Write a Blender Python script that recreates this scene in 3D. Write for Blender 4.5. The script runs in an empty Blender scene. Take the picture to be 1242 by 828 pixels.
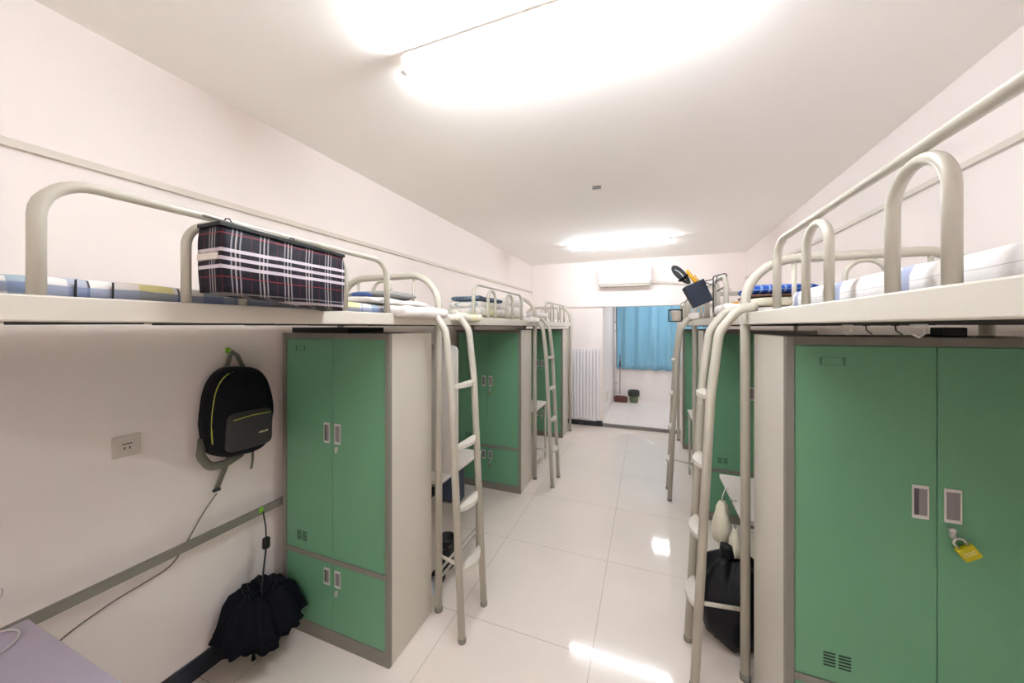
import bpy, bmesh, math, random
from mathutils import Vector, Matrix, noise
R = random.Random(7)
C = bpy.context.scene.collection
PI = math.pi

# ------------------------------------------------------------------ materials
def lin(c):
    return tuple((x/255/12.92 if x/255 <= .04045 else ((x/255+.055)/1.055)**2.4) for x in c) + (1,)
MATS = {}
def mat(name, col, rough=.5, metal=0., spec=.5, emit=None, es=0., bump=0., bscale=30., var=0., vscale=3., coat=0., alpha=None):
    m = bpy.data.materials.new(name); m.use_nodes = True
    nt = m.node_tree; b = nt.nodes['Principled BSDF']
    b.inputs['Base Color'].default_value = lin(col)
    b.inputs['Roughness'].default_value = rough
    b.inputs['Metallic'].default_value = metal
    b.inputs['Specular IOR Level'].default_value = spec
    b.inputs['Coat Weight'].default_value = coat
    if emit: 
        b.inputs['Emission Color'].default_value = lin(emit); b.inputs['Emission Strength'].default_value = es
    if var or bump:
        tc = nt.nodes.new('ShaderNodeTexCoord')
    if var:
        n = nt.nodes.new('ShaderNodeTexNoise'); n.inputs['Scale'].default_value = vscale; n.inputs['Detail'].default_value = 5
        nt.links.new(tc.outputs['Object'], n.inputs['Vector'])
        mx = nt.nodes.new('ShaderNodeMixRGB'); mx.blend_type = 'MIX'
        c = lin(col); mx.inputs[1].default_value = tuple(min(1, v*(1+var)) for v in c[:3])+(1,)
        mx.inputs[2].default_value = tuple(v*(1-var) for v in c[:3])+(1,)
        nt.links.new(n.outputs['Fac'], mx.inputs[0]); nt.links.new(mx.outputs[0], b.inputs['Base Color'])
    if bump:
        n2 = nt.nodes.new('ShaderNodeTexNoise'); n2.inputs['Scale'].default_value = bscale; n2.inputs['Detail'].default_value = 4
        nt.links.new(tc.outputs['Object'], n2.inputs['Vector'])
        bp = nt.nodes.new('ShaderNodeBump'); bp.inputs['Strength'].default_value = bump; bp.inputs['Distance'].default_value = .01
        nt.links.new(n2.outputs['Fac'], bp.inputs['Height']); nt.links.new(bp.outputs['Normal'], b.inputs['Normal'])
    MATS[name] = m
    return m

def plaid(name, base, stripes, rough=.85, weave=0., bump=.15, wob=.0):
    """stripes: (axis weights (x,y,z), period, offset, width, colour, strength)"""
    m = bpy.data.materials.new(name); m.use_nodes = True
    nt = m.node_tree; b = nt.nodes['Principled BSDF']; L = nt.links.new
    b.inputs['Roughness'].default_value = rough; b.inputs['Specular IOR Level'].default_value = .2
    tc = nt.nodes.new('ShaderNodeTexCoord')
    src = tc.outputs['Object']
    if wob:
        n = nt.nodes.new('ShaderNodeTexNoise'); n.inputs['Scale'].default_value = 6
        L(src, n.inputs['Vector'])
        sc = nt.nodes.new('ShaderNodeVectorMath'); sc.operation = 'SCALE'; sc.inputs['Scale'].default_value = wob
        L(n.outputs['Color'], sc.inputs[0])
        ad = nt.nodes.new('ShaderNodeVectorMath'); ad.operation = 'ADD'
        L(src, ad.inputs[0]); L(sc.outputs[0], ad.inputs[1]); src = ad.outputs[0]
    prev = None
    for ax, per, off, wid, col, st in stripes:
        d = nt.nodes.new('ShaderNodeVectorMath'); d.operation = 'DOT_PRODUCT'; d.inputs[1].default_value = ax
        L(src, d.inputs[0])
        a = nt.nodes.new('ShaderNodeMath'); a.operation = 'ADD'; a.inputs[1].default_value = 100*per-off; L(d.outputs['Value'], a.inputs[0])
        f = nt.nodes.new('ShaderNodeMath'); f.operation = 'MODULO'; f.inputs[1].default_value = per; L(a.outputs[0], f.inputs[0])
        l = nt.nodes.new('ShaderNodeMath'); l.operation = 'LESS_THAN'; l.inputs[1].default_value = wid; L(f.outputs[0], l.inputs[0])
        s = nt.nodes.new('ShaderNodeMath'); s.operation = 'MULTIPLY'; s.inputs[1].default_value = st; L(l.outputs[0], s.inputs[0])
        mx = nt.nodes.new('ShaderNodeMixRGB'); L(s.outputs[0], mx.inputs[0])
        if prev: L(prev, mx.inputs[1])
        else: mx.inputs[1].default_value = lin(base)
        mx.inputs[2].default_value = lin(col); prev = mx.outputs[0]
    L(prev, b.inputs['Base Color'])
    n2 = nt.nodes.new('ShaderNodeTexNoise'); n2.inputs['Scale'].default_value = 22; L(tc.outputs['Object'], n2.inputs['Vector'])
    bp = nt.nodes.new('ShaderNodeBump'); bp.inputs['Strength'].default_value = bump; bp.inputs['Distance'].default_value = .02
    L(n2.outputs['Fac'], bp.inputs['Height']); L(bp.outputs['Normal'], b.inputs['Normal'])
    return m

def tile_mat(name, col, grout, px, ox, oy, w=.0035, rough=.065, per=.8):
    m = bpy.data.materials.new(name); m.use_nodes = True
    nt = m.node_tree; b = nt.nodes['Principled BSDF']; L = nt.links.new
    tc = nt.nodes.new('ShaderNodeTexCoord'); sp = nt.nodes.new('ShaderNodeSeparateXYZ'); L(tc.outputs['Object'], sp.inputs[0])
    outs = []
    for k, o in (('X', ox), ('Y', oy)):
        a = nt.nodes.new('ShaderNodeMath'); a.operation = 'ADD'; a.inputs[1].default_value = per*50-o+w/2; L(sp.outputs[k], a.inputs[0])
        f = nt.nodes.new('ShaderNodeMath'); f.operation = 'MODULO'; f.inputs[1].default_value = per; L(a.outputs[0], f.inputs[0])
        l = nt.nodes.new('ShaderNodeMath'); l.operation = 'LESS_THAN'; l.inputs[1].default_value = w; L(f.outputs[0], l.inputs[0]); outs.append(l)
    mxx = nt.nodes.new('ShaderNodeMath'); mxx.operation = 'MAXIMUM'; L(outs[0].outputs[0], mxx.inputs[0]); L(outs[1].outputs[0], mxx.inputs[1])
    n = nt.nodes.new('ShaderNodeTexNoise'); n.inputs['Scale'].default_value = 2.2; n.inputs['Detail'].default_value = 6; L(tc.outputs['Object'], n.inputs['Vector'])
    c = lin(col)
    m1 = nt.nodes.new('ShaderNodeMixRGB'); m1.inputs[1].default_value = c; m1.inputs[2].default_value = tuple(v*.9 for v in c[:3])+(1,); L(n.outputs['Fac'], m1.inputs[0])
    m2 = nt.nodes.new('ShaderNodeMixRGB'); L(mxx.outputs[0], m2.inputs[0]); L(m1.outputs[0], m2.inputs[1]); m2.inputs[2].default_value = lin(grout)
    L(m2.outputs[0], b.inputs['Base Color'])
    b.inputs['Roughness'].default_value = rough; b.inputs['Specular IOR Level'].default_value = .45
    return m

M = {
 'wall': mat('wall_paint', (241,232,227), .7, bump=.05, bscale=60, var=.012, vscale=2.5),
 'ceil': mat('ceiling_paint', (250,246,241), .8, var=.012, vscale=2),
 'floor': tile_mat('floor_tile', (238,226,215), (186,174,162), .8, -.268, 1.86),
 'bfloor': tile_mat('balcony_tile', (240,232,226), (215,205,198), .3, .0, .0, rough=.3, per=.3),
 'base': mat('black_stone', (27,34,48), .25, var=.25, vscale=9, coat=.3),
 'sill': mat('grey_stone', (126,120,116), .5, var=.2, vscale=25),
 'trunk': mat('cream_trunking', (214,206,194), .5),
 'tube': mat('cream_enamel', (188,182,168), .34, spec=.5, var=.03, vscale=6),
 'rail': mat('cream_enamel_rail', (208,201,188), .42, var=.03, vscale=3),
 'under': mat('dark_bed_board', (58,60,54), .7),
 'panel': mat('locker_side_enamel', (203,197,184), .38, var=.03, vscale=2),
 'frame': mat('locker_edge_taupe', (126,122,112), .4),
 'green': mat('locker_green', (100,153,118), .36, var=.035, vscale=1.7),
 'gline': mat('door_gap', (34,66,50), .6),
 'vent': mat('vent_slot_black', (14,28,20), .8),
 'chrome': mat('chrome', (205,202,200), .3, metal=.75),
 'pullframe': mat('pull_frame_chrome', (214,210,206), .35, metal=.3),
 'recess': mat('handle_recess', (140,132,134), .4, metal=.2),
 'recshade': mat('handle_recess_painted_shade', (84,78,84), .5),  # shade of the hollow pull, put into the colour
 'glabel': mat('label_holder_green', (62,112,84), .5),
 'brass': mat('brass', (150,126,52), .35, metal=.8),
 'yellow': mat('padlock_yellow', (190,178,20), .4),
 'pale': mat('pale_print', (222,214,176), .5),
 'desk': mat('lilac_laminate', (176,166,180), .4, var=.02, vscale=8),
 'deskw': mat('cream_laminate', (214,207,198), .4),
 'rubber': mat('grey_rubber', (138,134,124), .7),
 'navy': mat('navy_nylon', (8,10,18), .8, spec=.25, bump=.5, bscale=45, var=.2, vscale=8),
 'greyfab': mat('charcoal_fabric', (62,62,62), .9, bump=.4, bscale=180),
 'strap': mat('grey_webbing', (118,116,106), .9, bump=.3, bscale=120),
 'zip': mat('lime_zip', (176,182,66), .6),
 'lime': mat('lime_plastic', (128,200,40), .5),
 'black': mat('black_plastic', (9,9,11), .5),
 'umb': mat('navy_umbrella_cloth', (7,9,18), .85, spec=.2, bump=.3, bscale=30),
 'plastic': mat('white_plastic', (236,232,228), .35),
 'plastic2': mat('off_white_plastic', (214,205,194), .4),
 'slot': mat('slot_dark', (60,56,52), .6),
 'cable': mat('grey_cable', (126,120,108), .6),
 'wcable': mat('white_cable', (205,198,196), .5),
 'rad': mat('radiator_white', (240,236,238), .4),
 'curtain': mat('blue_curtain', (138,190,214), .8, bump=.2, bscale=60, var=.04, vscale=5),
 'glass': mat('dark_window_glass', (30,44,50), .08, spec=.8),
 'alu': mat('window_aluminium', (120,128,130), .4, metal=.5),
 'lamp': mat('lamp_tube_glow', (255,252,250), .4, emit=(235,243,252), es=62.),
 'lampfar': mat('lamp_tube_glow_far', (255,252,250), .4, emit=(235,243,252), es=42.),
 'lampfill': mat('added_fill_lamp_glow', (255,252,250), .4, emit=(235,243,252), es=38.),  # glow for the added fill lamp out of view
 'lamp2': mat('balcony_lamp_glow', (255,252,250), .4, emit=(235,243,252), es=14.),
 'lamph': mat('lamp_housing', (232,226,222), .5),
 'binblack': mat('bin_liner_black', (40,42,44), .3, bump=.5, bscale=40),
 'bingreen': mat('bin_green', (98,112,76), .5, var=.1, vscale=30),
 'red': mat('dustpan_red_brown', (112,66,58), .6, var=.4, vscale=50),
 'sack': mat('black_sack', (7,8,14), .5, spec=.3, bump=.7, bscale=16),
 'cloth': mat('white_cotton', (232,226,222), .9, bump=.5, bscale=18, var=.05, vscale=9),
 'cloth2': mat('ivory_cotton', (232,226,204), .9, bump=.5, bscale=18, var=.06, vscale=9),
 'greyblue': mat('slate_blue_plastic', (72,82,100), .5, var=.05),
 'brownbin': mat('dark_brown_plastic', (50,46,42), .5, var=.2, vscale=20),
 'navybox': mat('navy_felt', (36,43,58), .85, bump=.3, bscale=90, var=.15, vscale=60),
 'orange': mat('orange_yellow_rubber', (228,168,30), .6, var=.15, vscale=60),
 'whitestripe': mat('white_rubber', (225,225,228), .5),
 'brown': mat('brown_cloth', (120,88,76), .9),
 'beigecup': mat('beige_cup', (224,212,198), .6),
 'bluefab': mat('blue_pillow_cloth', (66,86,140), .9, bump=.3, bscale=40),
 'greypil': mat('grey_pillow_cloth', (132,130,126), .9, bump=.3, bscale=40),
}
M['plaidbag'] = plaid('dark_tartan', (30,27,36), [
   ((1,1,0),.075,.028,.004,(150,146,150),.75), ((1,1,0),.075,.039,.004,(175,168,165),.8), ((1,1,0),.075,.050,.004,(150,146,150),.75),
   ((1,1,0),.075,.005,.0012,(120,40,50),.6),
   ((0,0,1),.30,.098,.010,(214,202,208),.85), ((0,0,1),.30,.121,.010,(214,202,208),.85), ((0,0,1),.30,.144,.010,(214,202,208),.85),
   ((0,0,1),.30,.014,.008,(205,195,200),.8), ((0,0,1),.30,.030,.004,(150,146,150),.6), ((0,0,1),.12,.075,.0025,(150,50,60),.75)], rough=.6, bump=.08, wob=.008)
M['mat_multi'] = plaid('striped_ticking', (226,222,216), [
   ((0,1,0),.34,.02,.07,(214,206,110),.7), ((0,1,0),.34,.16,.05,(120,150,170),.75), ((0,1,0),.34,.24,.03,(150,158,184),.7), ((0,1,0),.17,.10,.004,(30,40,50),.9),
   ((0,0,1),.05,.030,.022,(120,134,166),.75)], wob=.02)
M['mat_right'] = plaid('white_blue_ticking', (236,232,230), [((0,1,0),.28,.10,.035,(150,158,188),.9), ((0,0,1),.09,.05,.0015,(190,186,184),.8)], wob=.012)
M['quilt'] = plaid('pale_check_quilt', (224,218,212), [((0,1,0),.24,.05,.05,(200,196,200),.8), ((0,1,0),.24,.18,.004,(120,150,165),.8), ((0,1,0),.6,.40,.12,(218,216,176),.8), ((1,0,0),.2,.05,.03,(196,198,204),.7)], wob=.02)
M['sheet_y'] = plaid('pale_yellow_sheet', (228,222,206), [((0,1,0),.3,.02,.09,(218,214,170),.75), ((0,1,0),.3,.2,.003,(140,140,120),.7)], wob=.03)
M['darkblanket'] = plaid('blue_grey_patterned_blanket', (70,84,104), [((0,1,0),.03,.0,.009,(130,146,160),.7), ((1,0,0),.03,.0,.009,(120,138,152),.6)], wob=.02)
M['bluedots'] = plaid('blue_dotted_cloth', (36,76,168), [((1,0,0),.034,.0,.010,(170,196,230),.55), ((0,0,1),.02,.004,.005,(150,180,226),.5)], wob=.012)

# ------------------------------------------------------------------ mesh building
ORG = {}
def round_path(pts, rad, n=6, closed=False):
    pts = [Vector(p) for p in pts]; out = [pts[0]]
    for i in range(1, len(pts)-1):
        a, b, c = pts[i-1], pts[i], pts[i+1]
        u = (a-b).normalized(); v = (c-b).normalized()
        r = rad[i-1] if isinstance(rad, (list, tuple)) else rad
        ang = u.angle(v)
        if ang > PI-.02 or r <= 0: out.append(b); continue
        t = min(r/math.tan(ang/2), (a-b).length*.49, (c-b).length*.49); r2 = t*math.tan(ang/2)
        bis = (u+v).normalized(); cen = b+bis*(r2/math.sin(ang/2))
        s = b+u*t-cen; e = b+v*t-cen
        om = s.angle(e)
        for k in range(n+1):
            out.append(cen + (s*math.sin((1-k/n)*om)+e*math.sin(k/n*om))/math.sin(om))
    out.append(pts[-1]); return out

class MB:
    def __init__(s): s.bm = bmesh.new(); s.mats = []
    def mi(s, m):
        if m not in s.mats: s.mats.append(m)
        return s.mats.index(m)
    def _apply(s, verts, faces, m, smooth):
        i = s.mi(m) if m else 0
        for f in faces: f.material_index = i; f.smooth = smooth
    def box(s, x0, x1, y0, y1, z0, z1, bev=0., m=None, rot=None, seg=2):
        """rot: Matrix applied about box centre"""
        x0, x1 = sorted((x0, x1)); y0, y1 = sorted((y0, y1)); z0, z1 = sorted((z0, z1))
        tmp = bmesh.new()
        bmesh.ops.create_cube(tmp, size=1)
        bmesh.ops.scale(tmp, vec=(x1-x0, y1-y0, z1-z0), verts=tmp.verts)
        if bev: bmesh.ops.bevel(tmp, geom=list(tmp.edges), offset=min(bev, .49*min(x1-x0, y1-y0, z1-z0)), segments=seg, affect='EDGES', profile=.5)
        c = Vector(((x0+x1)/2, (y0+y1)/2, (z0+z1)/2))
        if rot: bmesh.ops.transform(tmp, matrix=rot.to_4x4(), verts=tmp.verts)
        bmesh.ops.translate(tmp, vec=c, verts=tmp.verts)
        s.merge(tmp, m, False); return s
    def merge(s, tmp, m, smooth, flip=False):
        mp = {}
        for v in tmp.verts: mp[v] = s.bm.verts.new(v.co)
        i = s.mi(m) if m else 0
        for f in tmp.faces:
            try: nf = s.bm.faces.new([mp[v] for v in f.verts])
            except ValueError: continue
            nf.material_index = i; nf.smooth = smooth
        tmp.free()
    def tube(s, pts, r, seg=12, m=None, caps=True, flat=1., up=None):
        pts = [Vector(p) for p in pts]; n = len(pts)
        rr = r if isinstance(r, (list, tuple)) else [r]*n
        T = []
        for i in range(n):
            d = pts[min(i+1, n-1)]-pts[max(i-1, 0)]
            T.append(d.normalized())
        a = Vector(up) if up else (Vector((0, 0, 1)) if abs(T[0].z) < .9 else Vector((0, 1, 0)))
        N = (a - T[0]*a.dot(T[0])).normalized(); rings = []
        for i in range(n):
            N = (N - T[i]*N.dot(T[i])).normalized(); B = T[i].cross(N)
            rings.append([s.bm.verts.new(pts[i] + (N*math.cos(2*PI*k/seg)*flat + B*math.sin(2*PI*k/seg))*rr[i]) for k in range(seg)])
        i0 = s.mi(m) if m else 0
        for i in range(n-1):
            for k in range(seg):
                f = s.bm.faces.new((rings[i][k], rings[i][(k+1) % seg], rings[i+1][(k+1) % seg], rings[i+1][k])); f.smooth = True; f.material_index = i0
        if caps:
            f = s.bm.faces.new(rings[0][::-1]); f.material_index = i0
            f = s.bm.faces.new(rings[-1]); f.material_index = i0
        return s
    def lathe(s, prof, cx, cy, seg=24, m=None, fn=None, mtx=None):
        rings = []
        for r, z in prof:
            ring = []
            for k in range(seg):
                a = 2*PI*k/seg; p = Vector((r*math.cos(a), r*math.sin(a), z))
                if fn: p = fn(p, a, r, z)
                if mtx: p = mtx @ p
                ring.append(s.bm.verts.new(p+Vector((cx, cy, 0))))
            rings.append(ring)
        i0 = s.mi(m) if m else 0
        for i in range(len(rings)-1):
            for k in range(seg):
                f = s.bm.faces.new((rings[i][k], rings[i][(k+1) % seg], rings[i+1][(k+1) % seg], rings[i+1][k])); f.smooth = True; f.material_index = i0
        f = s.bm.faces.new(rings[0][::-1]); f.material_index = i0
        f = s.bm.faces.new(rings[-1]); f.material_index = i0
        return s
    def prism(s, poly, z0, z1, m=None, fn=None, smooth=False):
        """poly of (u,v); fn(u,v,w)->Vector"""
        fn = fn or (lambda u, v, w: Vector((u, v, w)))
        a = [s.bm.verts.new(fn(u, v, z0)) for u, v in poly]; b = [s.bm.verts.new(fn(u, v, z1)) for u, v in poly]
        i0 = s.mi(m) if m else 0; n = len(poly); fs = [s.bm.faces.new(a[::-1]), s.bm.faces.new(b)]
        for k in range(n): fs.append(s.bm.faces.new((a[k], a[(k+1) % n], b[(k+1) % n], b[k]))); fs[-1].smooth = smooth
        for f in fs: f.material_index = i0
        return s
    def quad(s, pts, m=None):
        f = s.bm.faces.new([s.bm.verts.new(Vector(p)) for p in pts]); f.material_index = s.mi(m) if m else 0; return s
    def puff(s, outline, depth, fn, rings=7, m=None, power=.5, sag=None):
        """outline (u,v) loops shrinking toward centroid while w rises: a pillow-like bulge, with flat back"""
        n = len(outline); cu = sum(p[0] for p in outline)/n; cv = sum(p[1] for p in outline)/n
        L = []
        levels = [(1, 0)] + [(math.cos(t*PI/2*.93)**power if t else 1, .35+.65*math.sin(t*PI/2)) for t in [k/rings for k in range(rings+1)]]
        for sc, w in levels:
            L.append([s.bm.verts.new(fn(cu+(u-cu)*sc, cv+(v-cv)*sc, w*depth)) for u, v in outline])
        i0 = s.mi(m) if m else 0
        for i in range(len(L)-1):
            for k in range(n):
                f = s.bm.faces.new((L[i][k], L[i][(k+1) % n], L[i+1][(k+1) % n], L[i+1][k])); f.smooth = True; f.material_index = i0
        f = s.bm.faces.new(L[0][::-1]); f.material_index = i0
        f = s.bm.faces.new(L[-1]); f.material_index = i0; f.smooth = True
        return s
    def slab(s, c, h, r, amp=.01, fr=6., n=(10, 16, 4), rotz=0., m=None, seed=0., bend=None):
        """soft rounded cloth slab, centre c, half sizes h"""
        tmp = bmesh.new()
        V = {}
        nx, ny, nz = n
        def vert(i, j, k):
            key = (i, j, k)
            if key in V: return V[key]
            p = Vector(((2*i/nx-1)*h[0], (2*j/ny-1)*h[1], (2*k/nz-1)*h[2]))
            rr = min(r, h[0], h[1]); rz = min(r, h[2])
            inner = Vector((max(-h[0]+rr, min(h[0]-rr, p.x)), max(-h[1]+rr, min(h[1]-rr, p.y)), max(-h[2]+rz, min(h[2]-rz, p.z))))
            d = p-inner; q = Vector((d.x/rr, d.y/rr, d.z/rz))
            if q.length > 1e-6:
                q = q.normalized()*max(abs(q.x), abs(q.y), abs(q.z)); p = inner+Vector((q.x*rr, q.y*rr, q.z*rz))
            nn = noise.noise_vector(p*fr+Vector((seed, seed*1.7, -seed)))*amp
            if p.z < -h[2]*.9: nn.z = 0
            p = p+nn
            if bend: p = bend(p)
            p = Matrix.Rotation(rotz, 3, 'Z') @ p
            V[key] = tmp.verts.new(p+Vector(c)); return V[key]
        def face(q):
            f = tmp.faces.new(q)
        for i in range(nx):
            for j in range(ny):
                face((vert(i, j, nz), vert(i+1, j, nz), vert(i+1, j+1, nz), vert(i, j+1, nz)))
                face((vert(i, j, 0), vert(i, j+1, 0), vert(i+1, j+1, 0), vert(i+1, j, 0)))
        for i in range(nx):
            for k in range(nz):
                face((vert(i, 0, k), vert(i+1, 0, k), vert(i+1, 0, k+1), vert(i, 0, k+1)))
                face((vert(i, ny, k), vert(i, ny, k+1), vert(i+1, ny, k+1), vert(i+1, ny, k)))
        for j in range(ny):
            for k in range(nz):
                face((vert(0, j, k), vert(0, j, k+1), vert(0, j+1, k+1), vert(0, j+1, k)))
                face((vert(nx, j, k), vert(nx, j+1, k), vert(nx, j+1, k+1), vert(nx, j, k+1)))
        s.merge(tmp, m, True); return s
    def build(s, name, m=None, parent=None, label=None):
        me = bpy.data.meshes.new(name)
        o = bpy.data.objects.new(name, me); C.objects.link(o)
        org = Vector((0, 0, 0))
        if parent is not None:
            org = ORG[parent.name]; o.parent = parent
            if parent.type == 'MESH': pass
        ORG[o.name] = org
        if org.length: bmesh.ops.translate(s.bm, vec=-org, verts=s.bm.verts)
        bmesh.ops.recalc_face_normals(s.bm, faces=s.bm.faces)
        s.bm.to_mesh(me); s.bm.free()
        ms = s.mats if s.mats else [m]
        for q in ms: me.materials.append(q if q else m)
        if label: o['label'] = label
        return o

def thing(name, label, cat, loc, group=None):
    o = bpy.data.objects.new(name, None); C.objects.link(o); o.location = loc; o.empty_display_size = .1
    o['label'] = label; o['category'] = cat
    if group: o['group'] = group
    ORG[o.name] = Vector(loc); return o
def solo(mb, name, m, label, cat, loc, group=None):
    """a thing that is a single mesh, origin at its base"""
    me_o = mb.build(name, m)
    me_o.data.transform(Matrix.Translation(-Vector(loc))); me_o.location = loc; ORG[me_o.name] = Vector(loc)
    me_o['label'] = label; me_o['category'] = cat
    if group: me_o['group'] = group
    return me_o
def struct(mb, name, m, parent=None):
    o = mb.build(name, m, parent)
    if parent is None: o['kind'] = 'structure'
    return o

# ------------------------------------------------------------------ the room
YB, YF = -3.2, 6.22
xl = lambda y: -2.085+.0165*y
xr = lambda y: 1.345+.009*y
zc = lambda y: 2.915-.0105*y
struct(MB().prism([(-2.5, YB-.1), (1.8, YB-.1), (1.8, YF+.0), (-2.5, YF+.0)], -.12, 0), 'floor', M['floor'])
def slabwall(name, pts_in, pts_out, z0, ztop):
    mb = MB(); (ax, ay), (bx, by) = pts_in; (cx, cy), (dx, dy) = pts_out
    v = lambda x, y, z: mb.bm.verts.new((x, y, z))
    q = [v(ax, ay, z0), v(bx, by, z0), v(dx, dy, z0), v(cx, cy, z0), v(ax, ay, ztop(ay)), v(bx, by, ztop(by)), v(dx, dy, ztop(dy)), v(cx, cy, ztop(cy))]
    for f in ((0, 1, 2, 3), (4, 5, 6, 7), (0, 1, 5, 4), (1, 2, 6, 5), (2, 3, 7, 6), (3, 0, 4, 7)): mb.bm.faces.new([q[i] for i in f])
    return struct(mb, name, M['wall'])
slabwall('wall_left', ((xl(YB), YB), (xl(YF), YF)), ((xl(YB)-.12, YB), (xl(YF)-.12, YF)), 0, zc)
slabwall('wall_right', ((xr(YB), YB), (xr(YF), YF)), ((xr(YB)+.12, YB), (xr(YF)+.12, YF)), 0, zc)
slabwall('wall_back', ((-2.3, YB), (1.6, YB)), ((-2.3, YB-.12), (1.6, YB-.12)), 0, zc)
mb = MB(); v = [mb.bm.verts.new(p) for p in [(-2.4, YB-.12, zc(YB)), (1.7, YB-.12, zc(YB)), (1.7, YF+.2, zc(YF)), (-2.4, YF+.2, zc(YF))]]
w = [mb.bm.verts.new(p.co+Vector((0, 0, .12))) for p in v]
mb.bm.faces.new(v[::-1]); mb.bm.faces.new(w)
for k in range(4): mb.bm.faces.new((v[k], v[(k+1) % 4], w[(k+1) % 4], w[k]))
struct(mb, 'ceiling', M['ceil'])
OX0, OX1, ZB = -.705, .95, 2.07
mb = MB(); mb.box(-2.1, OX0, YF, YF+.16, 0, ZB); mb.box(OX1, 1.5, YF, YF+.16, 0, ZB); mb.box(-2.1, 1.5, YF-.03, YF+.16, ZB, zc(YF)+.01)
struct(mb, 'wall_far', M['wall'])
# balcony
BY = 8.42; BZ = .05
struct(MB().box(OX0-.1, 1.6, YF+.0, BY+.1, -.12, BZ), 'floor_balcony', M['bfloor'])
struct(MB().box(OX0, OX1, YF-.012, YF+.03, 0, BZ+.004, .003), 'trim_1', M['sill'])
struct(MB().box(OX0-.1, OX0, YF+.16, BY+.12, BZ, 2.6), 'wall_balcony_left', M['wall'])
struct(MB().box(1.45, 1.55, YF+.16, BY+.12, BZ, 2.6), 'wall_balcony_right', M['wall'])
mb = MB(); WX0, WX1, WZ0, WZ1 = -.66, 1.3, .80, 2.25
mb.box(OX0-.1, WX0, BY, BY+.12, BZ, 2.6); mb.box(WX1, 1.55, BY, BY+.12, BZ, 2.6); mb.box(WX0, WX1, BY, BY+.12, BZ, WZ0); mb.box(WX0, WX1, BY, BY+.12, WZ1, 2.6)
struct(mb, 'wall_balcony_back', M['wall'])
struct(MB().box(OX0-.1, 1.55, YF+.14, BY+.12, 2.6, 2.7), 'ceiling_balcony', M['ceil'])
win = MB()
for x in (WX0, (WX0+WX1)/2-.02, WX1-.04): win.box(x, x+.04, BY+.03, BY+.08, WZ0, WZ1, .003)
for z in (WZ0, WZ1-.04): win.box(WX0, WX1, BY+.03, BY+.08, z, z+.04, .003)
wo = struct(win, 'window_1', M['alu']); MB().box(WX0+.02, WX1-.02, BY+.05, BY+.058, WZ0+.02, WZ1-.02).build('window_pane', M['glass'], wo)
# baseboards
def board(name, p, q, t, z1, m):
    mb = MB(); (ax, ay), (bx, by) = p, q
    d = Vector((bx-ax, by-ay, 0)).normalized(); nrm = Vector((-d.y, d.x, 0))*t
    poly = [(ax, ay), (bx, by), (bx+nrm.x, by+nrm.y), (ax+nrm.x, ay+nrm.y)]
    mb.prism(poly, 0, z1); return struct(mb, name, m)
board('baseboard_left', (xl(YF), YF), (xl(YB), YB), .012, .10, M['base'])
board('baseboard_right', (xr(YB), YB), (xr(YF), YF), .012, .10, M['base'])
board('baseboard_far', (OX0, YF), (xl(YF)+.012, YF), .012, .095, M['base'])
# conduit trunking running along both side walls
def trunk(name, f, sgn, z, h=.028, t=.018):
    mb = MB(); poly = [(f(YB), YB), (f(YF-.03), YF-.03), (f(YF-.03)+sgn*t, YF-.03), (f(YB)+sgn*t, YB)]
    mb.prism(poly, z-h/2, z+h/2); return struct(mb, name, M['trunk'])
trunk('trim_2', xl, 1, 2.365); trunk('trim_3', xr, -1, 2.46)

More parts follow.
